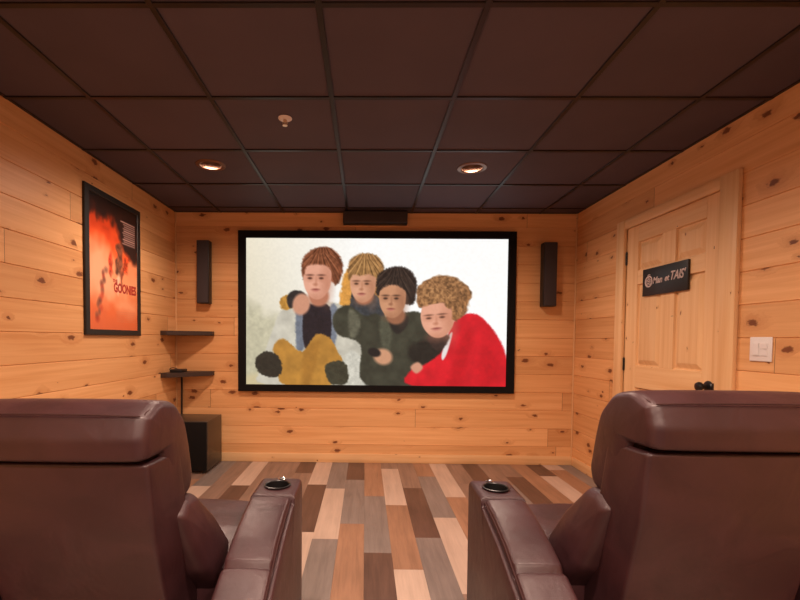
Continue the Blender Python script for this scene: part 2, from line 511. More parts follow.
bm = bxm(XR - .0275, XR - .0255, 2.4895, 2.4985, .90, .965, .0005, 1)
obj('strike_plate', bm, IRON, door)

# sign on the door
SX = FX - .0005
sg = thing('door_sign', 'black rectangular sign with film reel and silver script hung on the pine door', 'sign', (SX, 2.957, 1.522))
SW, SH = .440, .190
obj('sign_board', bxm(-.014, 0, -SW / 2, SW / 2, 0, SH, .002, 2), BLACK, sg)
bm = bmesh.new()
rc = (0.150, .098)
def ring(bm, cy, cz, r0, r1, x0, x1, n=36):
    a = [[], [], [], []]
    for k in range(n):
        t = 2 * PI * k / n
        for q, (r, x) in enumerate(((r0, x0), (r1, x0), (r1, x1), (r0, x1))):
            a[q].append(bm.verts.new((x, cy + r * math.cos(t), cz + r * math.sin(t))))
    for q in range(4):
        for k in range(n):
            bm.faces.new((a[q][k], a[q][(k + 1) % n], a[(q + 1) % 4][(k + 1) % n], a[(q + 1) % 4][k]))
ring(bm, *rc, .031, .040, -.017, -.0141)
for k in range(5):
    t = 2 * PI * k / 5 + .3
    ring(bm, rc[0] + .019 * math.cos(t), rc[1] + .019 * math.sin(t), .0055, .0095, -.017, -.0141, 16)
ring(bm, *rc, .001, .005, -.017, -.0141, 14)
tube(bm, [(-.0155, rc[0] + .010, rc[1] + .043), (-.0155, rc[0] - .002, rc[1] + .048), (-.0155, rc[0] - .016, rc[1] + .045)], .003, 6)
obj('film_reel_emblem', bm, LETTER, sg)

def text_part(name, body, size, mat, parent, mtx, shear=0, ext=.0012, bold=0.0, sx=1.0):
    cu = bpy.data.curves.new(name, 'FONT'); cu.body = body; cu.size = size; cu.extrude = ext
    cu.shear = shear; cu.offset = bold; cu.align_x = 'LEFT'
    t = bpy.data.objects.new(name + '_curve', cu); C.objects.link(t)
    dg = bpy.context.evaluated_depsgraph_get(); dg.update()
    me = bpy.data.meshes.new_from_object(t.evaluated_get(dg)); me.name = name
    bpy.data.objects.remove(t); bpy.data.curves.remove(cu)
    me.materials.clear(); me.materials.append(mat)
    me.transform(mtx @ Matrix.Diagonal((sx, 1, 1, 1)))
    return link(bpy.data.objects.new(name, me), parent)

def frame_right(y, z, x):   # text that runs towards -Y on the right wall, facing -X
    return Matrix(((0, 0, -1, x), (-1, 0, 0, y), (0, 1, 0, z), (0, 0, 0, 1)))
text_part('lettering', 'Man', .062, LETTER, sg, frame_right(.108, .078, -.0155), shear=.25, bold=.0012, sx=.92)
text_part('lettering', 'et', .056, LETTER, sg, frame_right(-.012, .082, -.0155), shear=.25, bold=.0012, sx=.92)
text_part('lettering', "TAlS'", .080, LETTER, sg, frame_right(-.062, .082, -.0155), shear=.3, bold=.0012, sx=.78)

# light switch beside the door
sw = thing('light_switch', 'white double rocker light switch plate on the right pine wall', 'light switch', (XR - .0005, 2.230, 1.103))
obj('wall_plate', bxm(-.007, 0, -.062, .062, 0, .124, .004, 3), PLASTIC, sw)
for yy in (.023, -.023):
    obj('rocker_frame', bxm(-.0085, -.006, yy - .0185, yy + .0185, .026, .098, .001, 1), PLASTIC, sw)
bm = pillow([(-.0165 + .023, .030), (.0165 + .023, .030), (.0165 + .023, .094), (-.0165 + .023, .094)], -.0125, -.008, .001, .001, n=2, mid=2)
obj('rocker', bm, PLASTIC, sw)
bm = bmesh.new()
box(bm, -.011, -.008, -.0395, -.0065, .030, .060, .001, 1); box(bm, -.0125, -.008, -.0395, -.0065, .064, .094, .001, 1)
obj('rocker', bm, PLASTIC, sw)

# ------------------------------------------------------------------ pictures made as colour grids
class Canvas:
    def __init__(s, w, h, x0, y0, x1, y1):
        s.w, s.h = w, h
        s.X, s.Y = np.meshgrid(np.linspace(x0, x1, w), np.linspace(y0, y1, h))
        s.px = (x1 - x0) / w
        s.a = np.zeros((h, w, 3)); rng = np.random.default_rng(5)
        s.rng = rng
    def noise(s, cell, seed=0):
        rng = np.random.default_rng(seed)
        gw, gh = int(s.w * s.px / cell) + 3, int(s.h * s.px / cell) + 3
        g = rng.random((gh, gw))
        u = (s.X - s.X.min()) / cell; v = (s.Y - s.Y.min()) / cell
        i, j = u.astype(int), v.astype(int); fu, fv = u - i, v - j
        fu = fu * fu * (3 - 2 * fu); fv = fv * fv * (3 - 2 * fv)
        i = np.clip(i, 0, gw - 2); j = np.clip(j, 0, gh - 2)
        return (g[j, i] * (1 - fu) + g[j, i + 1] * fu) * (1 - fv) + (g[j + 1, i] * (1 - fu) + g[j + 1, i + 1] * fu) * fv
    def blend(s, m, c):
        c = np.array(c, float) / 255 if not isinstance(c, np.ndarray) else c
        s.a = s.a * (1 - m[..., None]) + c * m[..., None]
    def mask_poly(s, pts, soft=1.5, wob=0, seed=1, smooth=True):
        P = np.array(pts, float)
        if smooth:
            n = len(P); out = []
            for i in range(n):
                p0, p1, p2, p3 = P[i - 1], P[i], P[(i + 1) % n], P[(i + 2) % n]
                for t in (0, .25, .5, .75):
                    out.append(.5 * (2 * p1 + (p2 - p0) * t + (2 * p0 - 5 * p1 + 4 * p2 - p3) * t * t + (3 * p1 - p0 - 3 * p2 + p3) * t ** 3))
            P = np.array(out)
        X, Y = s.X, s.Y
        if wob:
            X = X + (s.noise(wob * 2.2, seed) - .5) * 2 * wob; Y = Y + (s.noise(wob * 2.2, seed + 9) - .5) * 2 * wob
        inside = np.zeros(X.shape, bool); dist = np.full(X.shape, 1e9)
        for (xa, ya), (xb, yb) in zip(P, np.roll(P, -1, 0)):
            c = (ya > Y) != (yb > Y)
            with np.errstate(divide='ignore', invalid='ignore'):
                inside ^= c & (X < (xb - xa) * (Y - ya) / (yb - ya + 1e-12) + xa)
            l2 = (xb - xa) ** 2 + (yb - ya) ** 2 + 1e-9
            t = np.clip(((X - xa) * (xb - xa) + (Y - ya) * (yb - ya)) / l2, 0, 1)
            dist = np.minimum(dist, (X - xa - t * (xb - xa)) ** 2 + (Y - ya - t * (yb - ya)) ** 2)
        d = np.sqrt(dist) * np.where(inside, 1, -1)
        return np.clip(.5 + d / (2 * soft), 0, 1)
    def poly(s, pts, c, soft=1.5, wob=0, seed=1, tex=0, cell=8, op=1, smooth=True):
        m = s.mask_poly(pts, soft, wob, seed, smooth) * op
        c = np.array(c, float) / 255
        if tex:
            n = (s.noise(cell, seed + 3) * .6 + s.noise(cell * .4, seed + 4) * .4 - .5) * 2 * tex
            c = np.clip(c * (1 + n[..., None]), 0, 1)
        s.blend(m, c if isinstance(c, np.ndarray) else c)
    def ell(s, cx, cy, rx, ry, c, soft=.12, ang=0, op=1):
        ca, sa = math.cos(ang), math.sin(ang)
        u = ((s.X - cx) * ca + (s.Y - cy) * sa) / rx; v = (-(s.X - cx) * sa + (s.Y - cy) * ca) / ry
        s.blend(np.clip((1 + soft - np.sqrt(u * u + v * v)) / (2 * soft), 0, 1) * op, c)

def picture(name, cv, place, mat, parent):
    """place(u, v) -> point, u right 0..1, v down 0..1"""
    h, w = cv.h, cv.w
    verts = [place(i / (w - 1), j / (h - 1)) for j in range(h) for i in range(w)]
    faces = [(j * w + i, (j + 1) * w + i, (j + 1) * w + i + 1, j * w + i + 1) for j in range(h - 1) for i in range(w - 1)]
    me = bpy.data.meshes.new(name); me.from_pydata(verts, [], faces); me.update()
    at = me.color_attributes.new('picture', 'FLOAT_COLOR', 'POINT')
    a = np.clip(cv.a, 0, 1)
    lin = np.where(a <= .04045, a / 12.92, ((a + .055) / 1.055) ** 2.4)
    at.data.foreach_set('color', np.concatenate([lin, np.ones((h, w, 1))], 2).astype(np.float32).ravel())
    me.materials.append(mat)
    return link(bpy.data.objects.new(name, me), parent)

SCREEN_EMIT = 1.0
s = Nodes('lit_screen_picture')
at = s.n('ShaderNodeAttribute', attribute_name='picture'); s.l(at.outputs['Color'], s.b.inputs['Emission Color'])
s.b.inputs['Emission Strength'].default_value = SCREEN_EMIT
SCREENMAT = s.out((.02, .02, .02, 1), .7, .1)
s = Nodes('printed_poster')
at = s.n('ShaderNodeAttribute', attribute_name='picture')
POSTERMAT = s.out(at.outputs['Color'], .35, .4)

# ---- film picture: four children in coats against a pale sky
cv = Canvas(420, 236, 46, 106, 762, 512)
t = np.clip((cv.X - 46) / 716, 0, 1)[..., None]; v = np.clip((cv.Y - 106) / 406, 0, 1)[..., None]
left = np.array([238, 228, 205]) / 255 * (1 - v) + np.array([205, 196, 168]) / 255 * v
cv.a = left * (1 - np.clip(t * 2.2, 0, 1)) + np.array([255, 254, 252]) / 255 * np.clip(t * 2.2, 0, 1)
cv.poly([(40, 300), (70, 290), (95, 320), (125, 318), (150, 345), (160, 400), (40, 520)], (186, 180, 150), 16, 8, 3, .12, 14, .7)
cv.poly([(40, 490), (120, 480), (180, 500), (180, 520), (40, 520)], (205, 190, 150), 8)
def face(cx, cy, w, h, skin, shade, dark, tilt=0):
    ca, sa = math.cos(tilt), math.sin(tilt)
    q = lambda u, v: (cx + u * w * ca - v * h * sa, cy + u * w * sa + v * h * ca)
    cv.poly([q(*p) for p in ((-.92, -.5), (-.6, -1), (.4, -1.05), (.95, -.6), (1.0, 0), (.86, .5), (.45, .92), (0, 1.05), (-.45, .92), (-.82, .5), (-.97, 0))], skin, 1.6)
    def e(u, v, ru, rv, c, soft, op):
        x, y = q(u, v); cv.ell(x, y, w * ru, h * rv, c, soft, tilt, op)
    e(.72, .15, .36, .9, shade, .9, .6)
    e(-.1, .98, .5, .22, shade, .9, .5)
    e(-.35, .30, .35, .25, tuple(min(255, k + 14) for k in skin), .95, .5)
    for sg in (-1, 1):
        e(-.10 + sg * .40, -.10, .25, .16, shade, .9, .6)
        e(-.10 + sg * .40, -.08, .15, .06, dark, .5, .85)
        e(-.10 + sg * .40, -.25, .25, .045, dark, .7, .65)
    e(-.06, .08, .07, .22, shade, .9, .55)
    e(-.12, .25, .14, .07, shade, .8, .9)
    e(-.10, .52, .26, .06, (140, 70, 62), .6, .9); e(-.10, .60, .20, .05, (196, 120, 106), .8, .7)
def hair(pts, c, c2, seed, wob=5, curly=False):
    wob *= .75 if curly else .35
    m0 = cv.mask_poly(pts, 2.6, wob, seed)
    c = np.array(c, float) / 255
    if curly:
        n = cv.noise(7, seed + 3) * .55 + cv.noise(3.5, seed + 4) * .45
    else:   # strands fan out from the crown
        P = np.array(pts, float); kx, ky = P[:, 0].mean(), P[:, 1].min() + 12
        ang = np.arctan2(cv.X - kx, cv.Y - ky + 30); rr = np.hypot(cv.X - kx, cv.Y - ky)
        rng = np.random.default_rng(seed); ph = rng.random(5) * 6
        n = .5 + .18 * np.sin(ang * 23 + ph[0] + rr * .03) + .14 * np.sin(ang * 41 + ph[1]) + .12 * np.sin(ang * 67 + ph[2] + rr * .05) + (cv.noise(6, seed) - .5) * .3
    cv.blend(m0, np.clip(c * (1 + (n[..., None] - .5) * .8), 0, 1))
    top = np.clip(n * 1.5 - .45, 0, 1) * np.clip(1.2 - (cv.Y - min(p[1] for p in pts)) / 70, 0, 1)
    cv.blend(m0 * top * .6, c2)
# second child (behind)
cv.poly([(300, 300), (318, 200), (345, 190), (420, 230), (430, 330), (400, 400), (300, 400)], (214, 150, 70), 3, 3, 5, .12)
cv.poly([(335, 262), (352, 250), (398, 256), (425, 300), (430, 420), (330, 420)], (58, 62, 66), 2, 2, 6, .25)
cv.ell(370, 262, 26, 26, (176, 112, 84), .15)
hair([(326, 205), (330, 168), (352, 150), (380, 146), (408, 156), (424, 182), (420, 215), (404, 232), (340, 226)], (146, 104, 62), (196, 150, 98), 31)
face(367, 234, 36, 46, (216, 158, 126), (170, 112, 82), (70, 46, 34))
hair([(328, 222), (336, 178), (372, 162), (408, 178), (418, 222), (402, 212), (384, 204), (360, 208), (340, 206)], (150, 108, 64), (200, 156, 104), 33, 4)
# leftmost child
cv.poly([(112, 380), (140, 310), (175, 288), (235, 280), (300, 286), (345, 330), (368, 420), (380, 512), (100, 512), (84, 470)], (200, 194, 178), 2.5, 1.2, 7, .10, 28)
cv.poly([(184, 300), (205, 296), (210, 400), (186, 412)], (112, 118, 130), 3, 2, 8, .1)
cv.poly([(276, 296), (298, 300), (292, 400), (274, 400)], (120, 126, 138), 3, 2, 8, .1)
cv.poly([(205, 296), (236, 288), (276, 294), (280, 380), (262, 410), (208, 408)], (34, 28, 34), 2, 1, 9, .2)
cv.poly([(140, 272), (168, 262), (182, 290), (160, 304), (142, 298)], (190, 136, 58), 2, 2, 3, .15)
cv.poly([(158, 270), (176, 250), (206, 256), (214, 282), (190, 286), (166, 300)], (44, 40, 40), 2, 1, 3, .2)
cv.ell(246, 266, 28, 28, (186, 120, 92), .15)
hair([(202, 214), (198, 178), (210, 150), (236, 134), (270, 130), (298, 148), (312, 180), (306, 216), (290, 236), (280, 226), (210, 222)], (112, 62, 40), (172, 112, 80), 41)
face(241, 220, 39, 52, (226, 164, 138), (184, 118, 92), (74, 44, 34))
hair([(200, 192), (214, 156), (252, 146), (292, 160), (302, 226), (286, 220), (280, 194), (262, 180), (230, 178), (212, 184), (205, 208)], (118, 66, 43), (176, 118, 84), 43, 4)
cv.ell(198, 288, 24, 30, (206, 146, 118), .15, .2); 
# ochre satchel and gloves
cv.poly([(120, 408), (150, 384), (200, 420), (238, 372), (276, 380), (300, 420), (312, 450), (280, 512), (150, 512), (134, 460)], (182, 128, 54), 2, 1.5, 13, .10, 24)
cv.poly([(206, 420), (236, 390), (250, 400), (222, 512), (204, 512)], (156, 104, 40), 5, 2, 14, .1, 12, .5)
cv.poly([(72, 440), (100, 420), (134, 432), (146, 470), (128, 492), (92, 486), (76, 470)], (46, 42, 34), 2, 2, 15, .2)
cv.poly([(320, 430), (350, 420), (384, 470), (384, 512), (318, 512)], (206, 202, 188), 3, 2, 16, .1)
cv.poly([(264, 460), (300, 444), (324, 456), (326, 505), (280, 508)], (60, 58, 44), 2, 2, 17, .2)
# third child
cv.poly([(300, 300), (330, 290), (372, 318), (404, 312), (430, 322), (500, 306), (540, 318), (590, 380), (600, 512), (378, 512), (362, 400), (300, 372), (284, 330)], (60, 60, 48), 2.5, 1.2, 18, .18, 24)
cv.poly([(330, 300), (360, 330), (352, 372), (332, 376)], (120, 116, 96), 4, 2, 19, .2, 10, .6)
cv.poly([(420, 318), (446, 340), (440, 420), (424, 420), (414, 350)], (92, 92, 74), 4, 2, 19, .2, 10, .6)
cv.poly([(440, 330), (490, 318), (486, 350), (460, 368)], (36, 34, 32), 3)
cv.poly([(500, 400), (560, 380), (590, 420), (560, 450), (500, 440)], (34, 32, 28), 6, 3, 19, .2)
cv.ell(458, 318, 26, 24, (156, 102, 74), .15)
hair([(404, 240), (408, 208), (428, 190), (462, 182), (496, 192), (514, 224), (512, 262), (496, 288), (410, 262)], (44, 34, 30), (84, 68, 58), 51)
face(448, 274, 37, 48, (202, 144, 108), (148, 96, 70), (48, 32, 26))
hair([(410, 252), (416, 218), (446, 206), (480, 216), (500, 256), (496, 286), (484, 250), (452, 232), (424, 240)], (44, 34, 30), (88, 72, 60), 53, 4)
cv.ell(424, 432, 26, 22, (206, 150, 116), .2, .3); cv.ell(400, 420, 18, 12, (30, 28, 28), .2, .3)
# fourth child
cv.poly([(505, 512), (500, 470), (540, 452), (590, 410), (612, 340), (650, 312), (690, 318), (736, 370), (762, 430), (768, 516)], (212, 24, 38), 2.5, 1.2, 21, .10, 34)
cv.poly([(612, 470), (640, 380), (660, 350), (668, 390), (636, 512), (606, 512)], (182, 12, 26), 8, 3, 22, .1, 12, .55)
cv.poly([(690, 420), (720, 400), (740, 470), (716, 512), (690, 500)], (190, 16, 30), 8, 3, 22, .1, 12, .5)
cv.poly([(586, 420), (604, 372), (614, 366), (600, 420), (588, 440)], (232, 224, 220), 2)
cv.poly([(500, 460), (520, 446), (534, 462), (516, 478)], (210, 150, 122), 3)
cv.poly([(548, 372), (590, 366), (606, 380), (580, 414), (556, 400)], (54, 40, 36), 3, 2, 4, .2)
hair([(518, 270), (524, 236), (550, 214), (590, 206), (632, 216), (658, 248), (660, 290), (640, 318), (610, 326), (530, 300)], (140, 96, 60), (198, 150, 104), 61, 8, True)
face(572, 326, 46, 50, (228, 164, 136), (190, 122, 94), (84, 52, 40), -.1)
hair([(520, 290), (526, 252), (564, 240), (610, 250), (640, 300), (622, 330), (606, 300), (586, 282), (548, 286)], (146, 100, 62), (204, 158, 110), 63, 7, True)
cv.a = np.clip(cv.a * (1 + (cv.noise(5, 77)[..., None] - .5) * .03), 0, 1)

FXa, FXb, FZa, FZb = -1.220, 1.423, .6915, 2.2265
IXa, IXb, IZa, IZb = -1.145, 1.347, .757, 2.157
sc = thing('projection_screen', 'large wall screen in a black velvet frame showing four children in coats', 'screen', ((FXa + FXb) / 2, YB, FZa))
ox, oz = -(FXa + FXb) / 2, -FZa
bm = bmesh.new()
def frame_ring(bm, outer, inner, y_out, y_face, y_in):
    def rect(r, y): return [bm.verts.new((x, y, z)) for x, z in ((r[0], r[2]), (r[1], r[2]), (r[1], r[3]), (r[0], r[3]))]
    R_ = [rect(outer, y_out), rect(outer, y_face + .004), rect((outer[0] + .004, outer[1] - .004, outer[2] + .004, outer[3] - .004), y_face),
          rect((inner[0] - .006, inner[1] + .006, inner[2] - .006, inner[3] + .006), y_face + .002), rect(inner, y_in), rect(inner, y_out)]
    for a, b in zip(R_, R_[1:] + R_[:1]):
        for q in range(4): bm.faces.new((a[q], a[(q + 1) % 4], b[(q + 1) % 4], b[q]))
frame_ring(bm, (FXa + ox, FXb + ox, 0, FZb + oz), (IXa + ox, IXb + ox, IZa + oz, IZb + oz), -.001, -.042, -.030)
obj('screen_frame', bm, VELVET, sc, smooth=0)
picture('screen_picture', cv, lambda u, v: (IXa + ox + (IXb - IXa) * u, -.022, IZb + oz - (IZb - IZa) * v), SCREENMAT, sc)

# ---- poster: plain fiery orange print
cv = Canvas(150, 232, 0, 0, 100, 155)
X, Y = cv.X, cv.Y
g = np.clip(Y / 155, 0, 1)[..., None]
stops = [(0, (26, 18, 16)), (.10, (52, 26, 20)), (.20, (196, 62, 24)), (.34, (232, 92, 40)), (.50, (240, 150, 104)), (.66, (240, 168, 120)), (.80, (226, 112, 62)), (1, (214, 108, 66))]
xs_ = [q[0] for q in stops]
cv.a = np.stack([np.interp(g[..., 0] + (cv.noise(9, 3) - .5) * .12, xs_, [q[1][k] / 255 for q in stops]) for k in range(3)], 2)
for k in range(16):
    x = 2 + k * 6.2
    hgt = 14 + 16 * random.random() + (24 if x > 58 else 0)
    cv.poly([(x - 3, 6), (x, 6 + hgt), (x + 3, 6)], (44, 26, 22), 2.5, 1.5, k, op=.75)
cv.poly([(56, 14), (100, 14), (100, 66), (76, 60), (62, 44)], (48, 28, 24), 5, 3, 6)
cv.poly([(0, 60), (30, 56), (40, 84), (52, 110), (30, 120), (0, 110)], (242, 178, 140), 12, 3, 6, op=.8)
cv.poly([(62, 112), (96, 118), (96, 134), (56, 130)], (240, 170, 128), 8, 3, 6, op=.8)
# loose dark brush marks in place of the artwork
cv.poly([(54, 50), (62, 46), (66, 64), (64, 84), (57, 88), (51, 80)], (110, 66, 48), 2, 4, 8, .5, 4, .9)
cv.poly([(36, 68), (42, 64), (44, 82), (38, 90)], (196, 66, 36), 2, 3, 9, .4, 5)
cv.poly([(68, 62), (80, 56), (80, 78), (70, 80)], (206, 74, 36), 3, 4, 10, .5, 4)
cv.poly([(54, 88), (60, 88), (58, 108), (54, 108)], (236, 200, 170), 2, 2, 11)
cv.poly([(62, 84), (68, 78), (62, 104)], (130, 62, 42), 2, 2, 12)
for k in range(15):
    x, y = 30 - k * 1.1 + random.uniform(-4, 4), 84 + k * 4.2
    cv.ell(x, y, 2.0 + random.random() * 1.6, 3.4, random.choice([(170, 56, 34), (96, 54, 46), (190, 70, 44), (120, 80, 66)]), .7, op=.8)
# block of small print, unreadable in the photo, as pale rules
for k in range(11):
    y = 17 + k * 2.7
    x = 62 + (k > 0) * (4 + (k * 37 % 5))
    cv.poly([(x, y), (95, y - .2), (95, y + 1.2), (x, y + 1.4)], (216, 176, 166), .5, op=.75 if k % 4 else .95, smooth=False)
for k in range(6):
    y = 132 + k * 2.4
    cv.poly([(52, y), (94, y), (94, y + 1), (52, y + 1)], (206, 130, 100), .6, op=.5, smooth=False)
PYa, PYb, PZa, PZb = 2.822, 3.520, 1.2125, 2.206
cv.a = np.clip(cv.a * 1.02, 0, 1)
po = thing('framed_poster', 'tall orange poster with pale small print in a black frame on the left wall', 'poster', (XL, (PYa + PYb) / 2, PZa))
hw_, hh_ = (PYb - PYa) / 2, PZb - PZa
b_ = .047
bm = bmesh.new()
def frame_ring_x(bm, o_, i_):
    def rect(r, x): return [bm.verts.new((x, y, z)) for y, z in ((r[0], r[2]), (r[1], r[2]), (r[1], r[3]), (r[0], r[3]))]
    e = .004
    R_ = [rect(o_, .0005), rect(o_, .014), rect((o_[0] + e, o_[1] - e, o_[2] + e, o_[3] - e), .017), rect((i_[0] - e, i_[1] + e, i_[2] - e, i_[3] + e), .017), rect(i_, .013), rect(i_, .0005)]
    for a, b in zip(R_, R_[1:] + R_[:1]):
        for q in range(4): bm.faces.new((a[q], a[(q + 1) % 4], b[(q + 1) % 4], b[q]))
inn = (-hw_ + b_, hw_ - b_, b_ * .85, hh_ - b_ * .85)
frame_ring_x(bm, (-hw_, hw_, 0, hh_), inn)
obj('picture_frame', bm, BLACK, po, smooth=0)
picture('poster_print', cv, lambda u, v: (.010, inn[0] + (inn[1] - inn[0]) * u, inn[3] - (inn[3] - inn[2]) * v), POSTERMAT, po)
# title on the print runs towards +Y when read from the room
M_ = Matrix(((0, 0, 1, .0104), (1, 0, 0, -.022), (0, 1, 0, .318), (0, 0, 0, 1)))
text_part('title', 'GOONIES', .092, RED, po, M_, ext=.0004, bold=.004, sx=.76)
M_ = Matrix(((0, 0, 1, .0104), (1, 0, 0, -.035), (0, 1, 0, .385), (0, 0, 0, 1)))
text_part('title', 'THE', .034, RED, po, M_, ext=.0004, bold=.001)

# ------------------------------------------------------------------ speakers
def tower(x0, x1, z0, z1, label, cat='speaker', group='wall speakers round the screen'):
    t = thing('wall_speaker', label, cat, ((x0 + x1) / 2, YB - .0005, z0), group)
    w, h = (x1 - x0), z1 - z0
    obj('speaker_cabinet', bxm(-w / 2, w / 2, -.085, 0, 0, h, .004, 2), BLACK, t)
    obj('speaker_grille', bxm(-w / 2 + .004, w / 2 - .004, -.100, -.0845, .004, h - .004, .006, 3), SPEAKER, t)
    return t
tower(-1.598, -1.483, 1.527, 2.121, 'tall slim black speaker on the back wall above the corner shelves')
tower(1.662, 1.784, 1.522, 2.119, 'tall slim black speaker on the back wall near the door corner')
tower(-.219, .386, 2.285, 2.3985, 'long horizontal black speaker mounted above the screen')

# ------------------------------------------------------------------ corner shelves and what is on them
def corner_shelf(z0, z1, label):
    t = thing('corner_shelf', label, 'shelf', (XL + .0005, YB - .0005, z0), 'corner shelves by the screen')
    L = .375; D = .325
    pts = [(0, 0), (L, 0), (L, -.055), (.055, -D), (0, -D)]
    def slab(za, zb, ins, bm):
        a = [bm.verts.new((x - (ins if x > .2 else 0), y + (ins if y < -.2 else 0), za)) for x, y in pts]
        b = [bm.verts.new((x - (ins if x > .2 else 0), y + (ins if y < -.2 else 0), zb)) for x, y in pts]
        bm.faces.new(a); bm.faces.new(list(reversed(b)))
        for q in range(5): bm.faces.new((a[q], a[(q + 1) % 5], b[(q + 1) % 5], b[q]))
    bm = bmesh.new(); slab(0, z1 - z0, 0, bm)
    bmesh.ops.bevel(bm, geom=list(bm.edges), offset=.003, segments=2, affect='EDGES')
    obj('shelf_board', bm, SHELFMAT, t)
    return t
corner_shelf(1.222, 1.262, 'upper dark corner shelf, bare, left of the screen')
corner_shelf(.838, .880, 'lower dark corner shelf holding a small black box')
mbx = thing('media_box', 'small black electronic box lying on the lower corner shelf', 'electronics', (-1.735, 4.05, .8805))
bm = bxm(-.06, .05, -.075, .06, 0, .026, .006, 3)
obj('box_body', bm, BLACK, mbx)
bm = bmesh.new()
tube(bm, [(-.035 + .035 * math.cos(a), -.05, .024 + .016 * math.sin(a)) for a in np.linspace(0, PI, 9)], .004, 8)
obj('cord_loop', bm, CABLE, mbx)
cb = thing('speaker_cable', 'dark cable hanging from the lower corner shelf down to the subwoofer', 'cable', (-1.775, YB - .0145, .40))
bm = bmesh.new()
tube(bm, [(0, 0, .436), (.001, 0, .30), (-.001, 0, .15), (0, 0, 0), (.0, 0, -.2), (.004, -.002, -.385)], .0085, 10)
obj('cable_run', bm, CABLE, cb)

# subwoofer
sb = thing('subwoofer', 'dark walnut subwoofer cube with black grille on the floor in the corner', 'subwoofer', (-1.590, 3.795, 0))
SWd, SDp, SHt = .42, .375, .465
def boxat(*a, **k): return bxm(*a, **k)
obj('cabinet', bxm(-SWd / 2, SWd / 2, 0, SDp, .022, SHt, .006, 3), SUBWOOD, sb)
obj('grille', bxm(-SWd / 2 + .006, SWd / 2 - .006, -.014, .001, .030, SHt - .006, .006, 3), VELVET, sb)
for xx in (-1, 1):
    for yy in (.04, SDp - .04):
        obj('foot', lathe(bmesh.new(), [(.016, 0), (.020, .004), (.020, .0225)], xx * (SWd / 2 - .045), yy, 0, n=16), BLACK, sb)

# ------------------------------------------------------------------ ceiling fittings
s = Nodes('lamp_glow'); s.b.inputs['Emission Color'].default_value = (1, .80, .58, 1); s.b.inputs['Emission Strength'].default_value = 1.0
GLOW = s.out((.9, .85, .8, 1), .4)
wheres = ['left of the two recessed lights in view, nearer the poster wall', 'right of the two recessed lights in view, nearer the door wall']
first = None
for i, (x, y) in enumerate(LAMPS):
    lab = wheres[i] if i < 2 else 'unseen bronze downlight added for brightness in the dark tile ceiling'
    if first is None:
        first = thing('recessed_light', lab, 'ceiling light', (x, y, HC), 'recessed ceiling lights')
        bm = bmesh.new()
        lathe(bm, [(.072, .012), (.072, -.003), (.080, -.007), (.100, -.004), (.102, .0), (.0775, .0), (.0775, .012)], n=40, caps=False)
        obj('trim_ring', bm, BRONZE, first)
        bm = bmesh.new()
        lathe(bm, [(.072, .010), (.066, .05), (.052, .10), (.045, .13), (.045, .15), (.056, .15), (.062, .10), (.0765, .05), (.0770, .010)], n=40, caps=False)
        obj('reflector', bm, BRONZE, first)
        bm = bmesh.new()
        lathe(bm, [(.002, .055), (.018, .057), (.032, .066), (.036, .078), (.030, .10), (.022, .135), (.022, .15)], n=28)
        obj('bulb', bm, GLOW, first)
    else:
        c = copy_tree(first); c.location = (x, y, HC); c['label'] = lab
sp_ = thing('ceiling_sprinkler', 'small pale sprinkler head hanging from the dark ceiling', 'sprinkler', (-.451, 2.428, HC - .0005))
obj('escutcheon', lathe(bmesh.new(), [(.014, .012), (.014, 0), (.038, 0), (.038, -.002), (.031, -.007), (.018, -.010), (.010, -.010)], n=32), PLASTIC, sp_)
bm = bmesh.new()
lathe(bm, [(.010, -.008), (.010, -.018), (.006, -.021)], n=16)
for sgn in (-1, 1):
    tube(bm, [(sgn * .008, 0, -.018), (sgn * .012, 0, -.025), (sgn * .009, 0, -.033), (sgn * .002, 0, -.037)], .0025, 8)
lathe(bm, [(.0035, -.020), (.0035, -.037)], n=10)
obj('sprinkler_body', bm, BRASS, sp_)
obj('deflector', lathe(bmesh.new(), [(.004, -.036), (.014, -.0375), (.014, -.0395), (.004, -.040)], n=24), BRASS, sp_)

